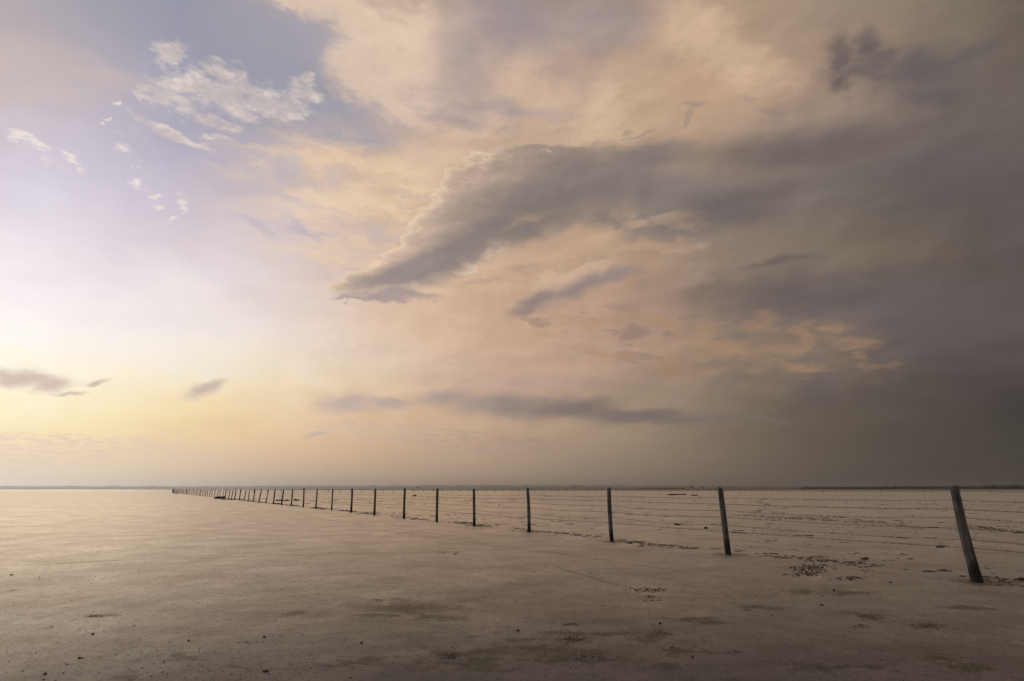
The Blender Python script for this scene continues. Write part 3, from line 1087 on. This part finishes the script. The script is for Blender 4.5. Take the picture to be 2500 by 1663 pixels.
def lying(px0, px1, py, thick, label, name="log", cat="log", kind='log', tilt=0.0, group=None):
    a, b = ground_at(px0, py), ground_at(px1, py + tilt)
    c_ = (a + b) / 2
    root_loc = Vector((c_.x, c_.y, 0))
    ax = (b - a) / 2
    vs, fs = [], []
    n_ = 9
    pts = [ax * (-1 + 2 * i / n_) + Vector((0, random.uniform(-.2, .2) * thick, thick * (0.8 + 0.25 * math.sin(i * 1.9 + px0)))) for i in range(n_ + 1)]
    b0 = 0
    tube(vs, fs, pts, thick, 8)
    for i in range(n_ + 1):
        s_ = random.uniform(0.75, 1.15) * (0.6 if i in (0, n_) else 1)
        cc = pts[i]
        for s in range(8):
            v = vs[i * 8 + s]
            vs[i * 8 + s] = cc + (v - cc) * s_ * random.uniform(0.85, 1.15)
    if kind == 'branch':
        for i in (2, 4, 6, 7):
            d = Vector((random.uniform(-1, 1), random.uniform(-.6, .6), random.uniform(0.3, 1.0))) * thick * 4
            tube(vs, fs, [pts[i], pts[i] + d * 0.6, pts[i] + d + Vector((0, 0, -thick))], thick * 0.3, 5)
    o = mesh_obj(name, vs, fs, m_drift, smooth=False)
    o.location = root_loc
    tag(o, label, cat, group)
    return o


lying(1630, 1654, 1209.2, 0.16, "long dark log lying on the flat, left of two laid end to end")
lying(1653, 1676, 1208.4, 0.13, "thin dark log end to end with the longer one on its left")
lying(1688, 1703, 1210.7, 0.13, "short dark log right of the two long logs")
lying(1008, 1017, 1211.4, 0.14, "short stubby dark log between the sixth and seventh nearest posts")
lying(672, 706, 1223.3, 0.07, "thin flat driftwood branch lying behind far fence posts", "branch", "branch", 'branch')
lying(716, 730, 1222.3, 0.08, "short knobbly driftwood piece right of the thin branch", "branch", "branch", 'branch')
lying(539, 571, 1220.6, 0.035, "thin pole lying along the foot of the far fence posts", "pole", "pole")
lying(422, 436, 1206.6, 0.08, "thin pole lying near the far corner post", "pole", "pole")
lying(1646, 1661, 1281.5, 0.025, "dark crooked stick lying between the second and third nearest posts", "branch", "branch", 'branch', 0.6)
# low dark trough by the far posts with a pale board in front
tr = ground_at(537, 1218.2)
root = empty("trough", tr)
tag(root, "low dark wooden trough lying at the foot of the far fence", "trough")


def box(name, c_, sx, sy, szz, mat, parent, rz=0):
    vs = []
    for z in (0, 1):
        for x, y in ((-1, -1), (1, -1), (1, 1), (-1, 1)):
            vs.append((x * sx * (1 - .04 * z), y * sy, z * szz))
    fs = [(0, 3, 2, 1), (4, 5, 6, 7), (0, 1, 5, 4), (1, 2, 6, 5), (2, 3, 7, 6), (3, 0, 4, 7)]
    o = mesh_obj(name, vs, fs, mat, parent)
    o.location = c_
    o.rotation_euler.z = rz
    return o


hw = 0.6
box("side_board", (0, -0.25, 0.0), hw, 0.03, 0.30, m_drift, root)
box("side_board", (0, 0.25, 0.0), hw, 0.03, 0.34, m_drift, root)
box("end_board", (-hw - 0.02, 0, 0.0), 0.03, 0.28, 0.26, m_drift, root)
box("end_board", (hw + 0.02, 0, 0.0), 0.03, 0.28, 0.38, m_drift, root)
box("bottom_board", (0, 0, 0.02), hw - 0.01, 0.21, 0.03, m_drift, root)
o = box("board", (tr.x + 0.1, tr.y - 0.9, 0.01), 0.5, 0.14, 0.035, m_pale, None, 0.1)
tag(o, "small pale board lying on the flat in front of the dark trough", "board")

# ------------------------------------------------------------------ clods, pebbles, crust debris
m_clod, q, bs = material("dark_mud_clod")
cn = q.noise(q.new("ShaderNodeTexCoord").outputs['Object'], 25.0, 4, 0.6)
q.put(bs.inputs['Base Color'], q.mix(cn, (0.026, 0.021, 0.018, 1), (0.095, 0.078, 0.064, 1)))
bs.inputs['Roughness'].default_value = 0.9
m_crust, q, bs = material("brown_crust")
cn = q.noise(q.new("ShaderNodeTexCoord").outputs['Object'], 6.0, 5, 0.6)
q.put(bs.inputs['Base Color'], q.mix(cn, (0.050, 0.036, 0.025, 1), (0.125, 0.10, 0.075, 1)))
bs.inputs['Roughness'].default_value = 0.9


def flat_lump(L, x, y, s, hgt, stretch=1.0, rot=None):
    L.add((x, y, ground_h(x, y) + hgt * 0.25), s * stretch, s, hgt, 0.3, random.uniform(0, 3.14) if rot is None else rot)


# individual dark clods that stand out
SINGLE = [(649, 1639.6, 9, 4, "blocky black clod near the bottom edge, lower left foreground"),
          (193.5, 1607.5, 6, 3, "flat dark clod in the lower left foreground, low left of the others"),
          (27.5, 1405, 5, 2, "small dark clod close to the left edge of the flat"),
          (226.6, 1548.5, 4, 3, "round dark clod above the flat one at lower left"),
          (645.6, 1556.6, 4, 3, "small dark clod above the blocky black one in the foreground"),
          (460, 1565, 4, 3, "small dark clod in the left foreground between two others"),
          (882, 1571, 5, 3, "dark clod in the middle foreground, near the stained patch"),
          (1612, 1525, 5, 4, "round dark clod standing alone above the curved damp stain"),
          (1264, 1541, 4, 3, "small dark clod just above the left end of the damp stain"),
          (2006.5, 1479, 5, 3, "dark clod below the brown streak in the right foreground"),
          (1724, 1291, 6, 4, "dark clod with a twig left of the second nearest post"),
          (2295.5, 1336.7, 10, 4, "long dark clod close left of the leaning right post"),
          (2494, 1418, 10, 7, "dark clod cut by the right edge of the photo"),
          (1541, 1327, 4, 3, "small round clod right of the foot of the third nearest post"),
          (1641, 1583, 4, 3, "small dark clod at the tip of the curved damp stain"),
          (1691, 1606, 5, 3, "dark clod lower right of the curved damp stain"),
          (110, 1646, 5, 3, "dark clod in the bottom left corner"),
          (2037, 1443, 4, 3, "small dark clod above the brown streak in the right foreground"),
          (2173, 1423, 4, 3, "small dark clod left of the leaning post's foot"),
          (2112, 1366, 12, 4, "low brown clod between the two nearest posts")]
for px, py, rx, ry, lab in SINGLE:
    p = ground_at(px, py)
    s = (ground_at(px + rx, py) - p).length
    L = Lumps()
    hgt = s * ry / rx
    L.add((0, 0, hgt * 0.35), s * 0.8, s * 0.7, hgt, 0.22, 0)
    for _ in range(3):
        L.add((random.uniform(-.6, .6) * s, random.uniform(-.5, .5) * s, hgt * 0.3), s * 0.45, s * 0.4, hgt * 0.7, 0.3, 0)
    o = mesh_obj("clod", L.v, L.f, m_clod)
    o.location = (p.x, p.y, ground_h(p.x, p.y))
    tag(o, lab, "clod", "dark mud clods standing out on the flat")


def cluster(name, label, pts, mat, cat="pebbles"):
    L = Lumps()
    for (x, y, s, hh, st, rot) in pts:
        flat_lump(L, x, y, s, hh, st, rot)
    o = mesh_obj(name, L.v, L.f, mat)
    tag(o, label, cat, kind='stuff')
    return o


def around(px, py, rx, ry, n_, s0, s1, hk=0.6):
    out = []
    for _ in range(n_):
        while True:
            u, v = random.gauss(0, 0.45), random.gauss(0, 0.45)
            if abs(u) < 1.2 and abs(v) < 1.2:
                break
        p = ground_at(px + u * rx, py + v * ry)
        s = random.uniform(s0, s1) * random.choice((0.6, 1, 1, 1.3))
        out.append((p.x, p.y, s, s * hk, random.uniform(1, 1.6), None))
    return out


cluster("pebbles", "dense patch of black pebbles between the two nearest posts", around(1978, 1387, 60, 12, 190, .008, .018) + around(1968, 1402, 50, 7, 90, .008, .017), m_clod)
cluster("pebbles", "loose row of black pebbles right of the dense pebble patch", around(2075, 1412, 40, 5, 70, .007, .016) + around(2112, 1392, 26, 5, 14, .007, .013), m_clod)
cluster("pebbles", "scattered black pebbles in the middle foreground right of centre", around(1570, 1441, 44, 8, 60, .006, .012) + around(1605, 1440, 26, 5, 36, .006, .012) + around(1590, 1458, 28, 6, 16, .006, .012), m_clod)
cluster("pebbles", "small dark pebbles left of the foot of the fourth post's forward stain", around(1100, 1350, 44, 5, 40, .007, .012), m_clod)
cluster("pebbles", "thin rows of dark grit on the lower left flat", around(238, 1504, 34, 4, 70, .0025, .006) + around(1390, 1525, 30, 5, 90, .0025, .006), m_clod)
cluster("pebbles", "dark gritty patches in the right foreground", around(2120, 1508, 30, 8, 140, .0025, .006) + around(2100, 1528, 24, 6, 80, .0025, .006) + around(2270, 1528, 50, 8, 130, .0025, .006), m_clod)
cluster("pebbles", "dark gritty patches along the curved damp stain", around(1400, 1563, 45, 10, 220, .0025, .006) + around(1610, 1545, 26, 7, 60, .0025, .006) + around(1100, 1602, 24, 8, 130, .0025, .006) + around(1440, 1610, 70, 20, 220, .002, .005), m_clod)

# sparse pebbles everywhere near
pts = []
for _ in range(2300):
    px = random.uniform(-150, 2650)
    py = 1290 + 400 * random.random() ** 0.75
    p = ground_at(px, py)
    s = random.choice((0.0015, 0.002, 0.0025, 0.003, 0.004, 0.0055)) * (p.length / 4.0) ** 0.35
    pts.append((p.x, p.y, s, s * 0.7, random.uniform(1, 1.6), None))
for _ in range(90):
    r = 2 + 14 * random.random() ** 0.8
    a = math.radians(random.uniform(-50, 50))
    s = random.uniform(0.005, 0.010)
    pts.append((math.sin(a) * r, math.cos(a) * r, s, s * 0.7, random.uniform(1, 1.5), None))
cluster("pebbles", "sparse small dark pebbles over the whole near flat", pts, m_clod)

# crust flakes inside the paddock, beyond the fence
pts = []
for _ in range(2300):
    t = random.uniform(-4, 1) if random.random() < .15 else None
    along = 95 * random.random() ** 1.3 - 3
    d = 0.5 + 75 * random.random() ** 1.7
    p = FA + FDIR * along + FNOR * d
    r = p.length
    if mnoise.noise(Vector((p.x * 0.12, p.y * 0.12, 4))) < -0.12:
        continue
    s = random.choice((0.012, 0.018, 0.018, 0.025, 0.045)) * random.uniform(0.8, 1.3) * (1 + r / 60)
    m = random.randint(1, 4)
    for _k in range(m):
        pts.append((p.x + random.gauss(0, s * 2.6), p.y + random.gauss(0, s * 1.0), s * random.uniform(.5, 1), s * 0.16 + 0.004, random.uniform(1.2, 2.6), random.gauss(0, 0.3)))
cluster("debris", "flat brown mud crusts scattered over the paddock behind the fence", pts, m_crust, "debris")
# the trodden line of crusts under the wires
pts = []
for _ in range(3600):
    along = -4 + 110 * random.random() ** 1.4
    if mnoise.noise(Vector((along * 0.55, 2, 4))) < -0.05:
        continue
    d = random.gauss(0.45, 0.22) + 0.2 * math.sin(along * 0.8)
    p = FA + FDIR * along + FNOR * d
    s = random.uniform(0.008, 0.026) * (1 + p.length / 50)
    pts.append((p.x, p.y, s, s * 0.22 + 0.003, random.uniform(1.2, 3.0), random.gauss(0, 0.3)))
cluster("debris", "brown crust line trodden along the foot of the fence wires", pts, m_crust, "debris")
# darker belts across the paddock seen left of the nearest post
pts = []
for (x0, y0, x1, y1, n_) in ((1790, 1257, 2110, 1275, 260), (1850, 1268, 2060, 1262, 120), (1840, 1252, 1870, 1238, 60), (1878, 1232, 1842, 1226, 50),
                             (1842, 1225, 1880, 1214, 60), (2080, 1268, 2250, 1290, 120), (2330, 1280, 2500, 1300, 110), (2200, 1258, 2320, 1262, 40),
                             (2360, 1290, 2480, 1285, 40)):
    for _ in range(n_):
        t = random.random()
        p = ground_at(x0 + (x1 - x0) * t + random.gauss(0, 6), y0 + (y1 - y0) * t + random.gauss(0, 1.6))
        s = random.uniform(0.012, 0.035) * (1 + p.length / 60)
        pts.append((p.x, p.y, s, s * 0.18, random.uniform(1.2, 2.8), random.gauss(0, 0.3)))
cluster("debris", "darker belts and zigzag track of crust across the paddock", pts, m_crust, "debris")
# faint streaks of crust on the near side
pts = []
for _ in range(45):
    px = random.uniform(0, 2500)
    py = 1225 + 380 * random.random() ** 1.5
    p = ground_at(px, py)
    if (p - FA).dot(FNOR) > -0.3:
        continue
    s = random.uniform(0.006, 0.014) * (1 + p.length / 25)
    for _k in range(random.randint(3, 9)):
        pts.append((p.x + random.gauss(0, s * 6), p.y + random.gauss(0, s * 1.6), s * random.uniform(.3, .8), 0.003 + s * 0.05, random.uniform(1.5, 3), random.gauss(0, .2)))
cluster("debris", "faint thin streaks of crust on the near side of the fence", pts, m_crust, "debris")

# ------------------------------------------------------------------ air
HAZE = 1.15e-4
hz0, hz1, hr = -1.5, 160.0, 16500.0
m_air = bpy.data.materials.new("haze_air")
m_air.use_nodes = True
at = m_air.node_tree
at.nodes.clear()
pv = at.nodes.new("ShaderNodeVolumePrincipled")
pv.inputs['Color'].default_value = (0.93, 0.965, 1.0, 1)
pv.inputs['Density'].default_value = HAZE
pv.inputs['Anisotropy'].default_value = 0.82
ao = at.nodes.new("ShaderNodeOutputMaterial")
at.links.new(pv.outputs[0], ao.inputs['Volume'])
vs = []
for z in (hz0, hz1):
    for x, y in ((-hr, -hr), (hr, -hr), (hr, hr), (-hr, hr)):
        vs.append((x, y, z))
fs = [(0, 3, 2, 1), (4, 5, 6, 7), (0, 1, 5, 4), (1, 2, 6, 5), (2, 3, 7, 6), (3, 0, 4, 7)]
hb = mesh_obj("haze", vs, fs, m_air)
tag(hb, "thin pale evening haze over the whole flat", kind='stuff')
scene.cycles.use_adaptive_sampling = True
scene.cycles.adaptive_threshold = 0.02
scene.cycles.volume_bounces = 0
scene.cycles.max_bounces = 6
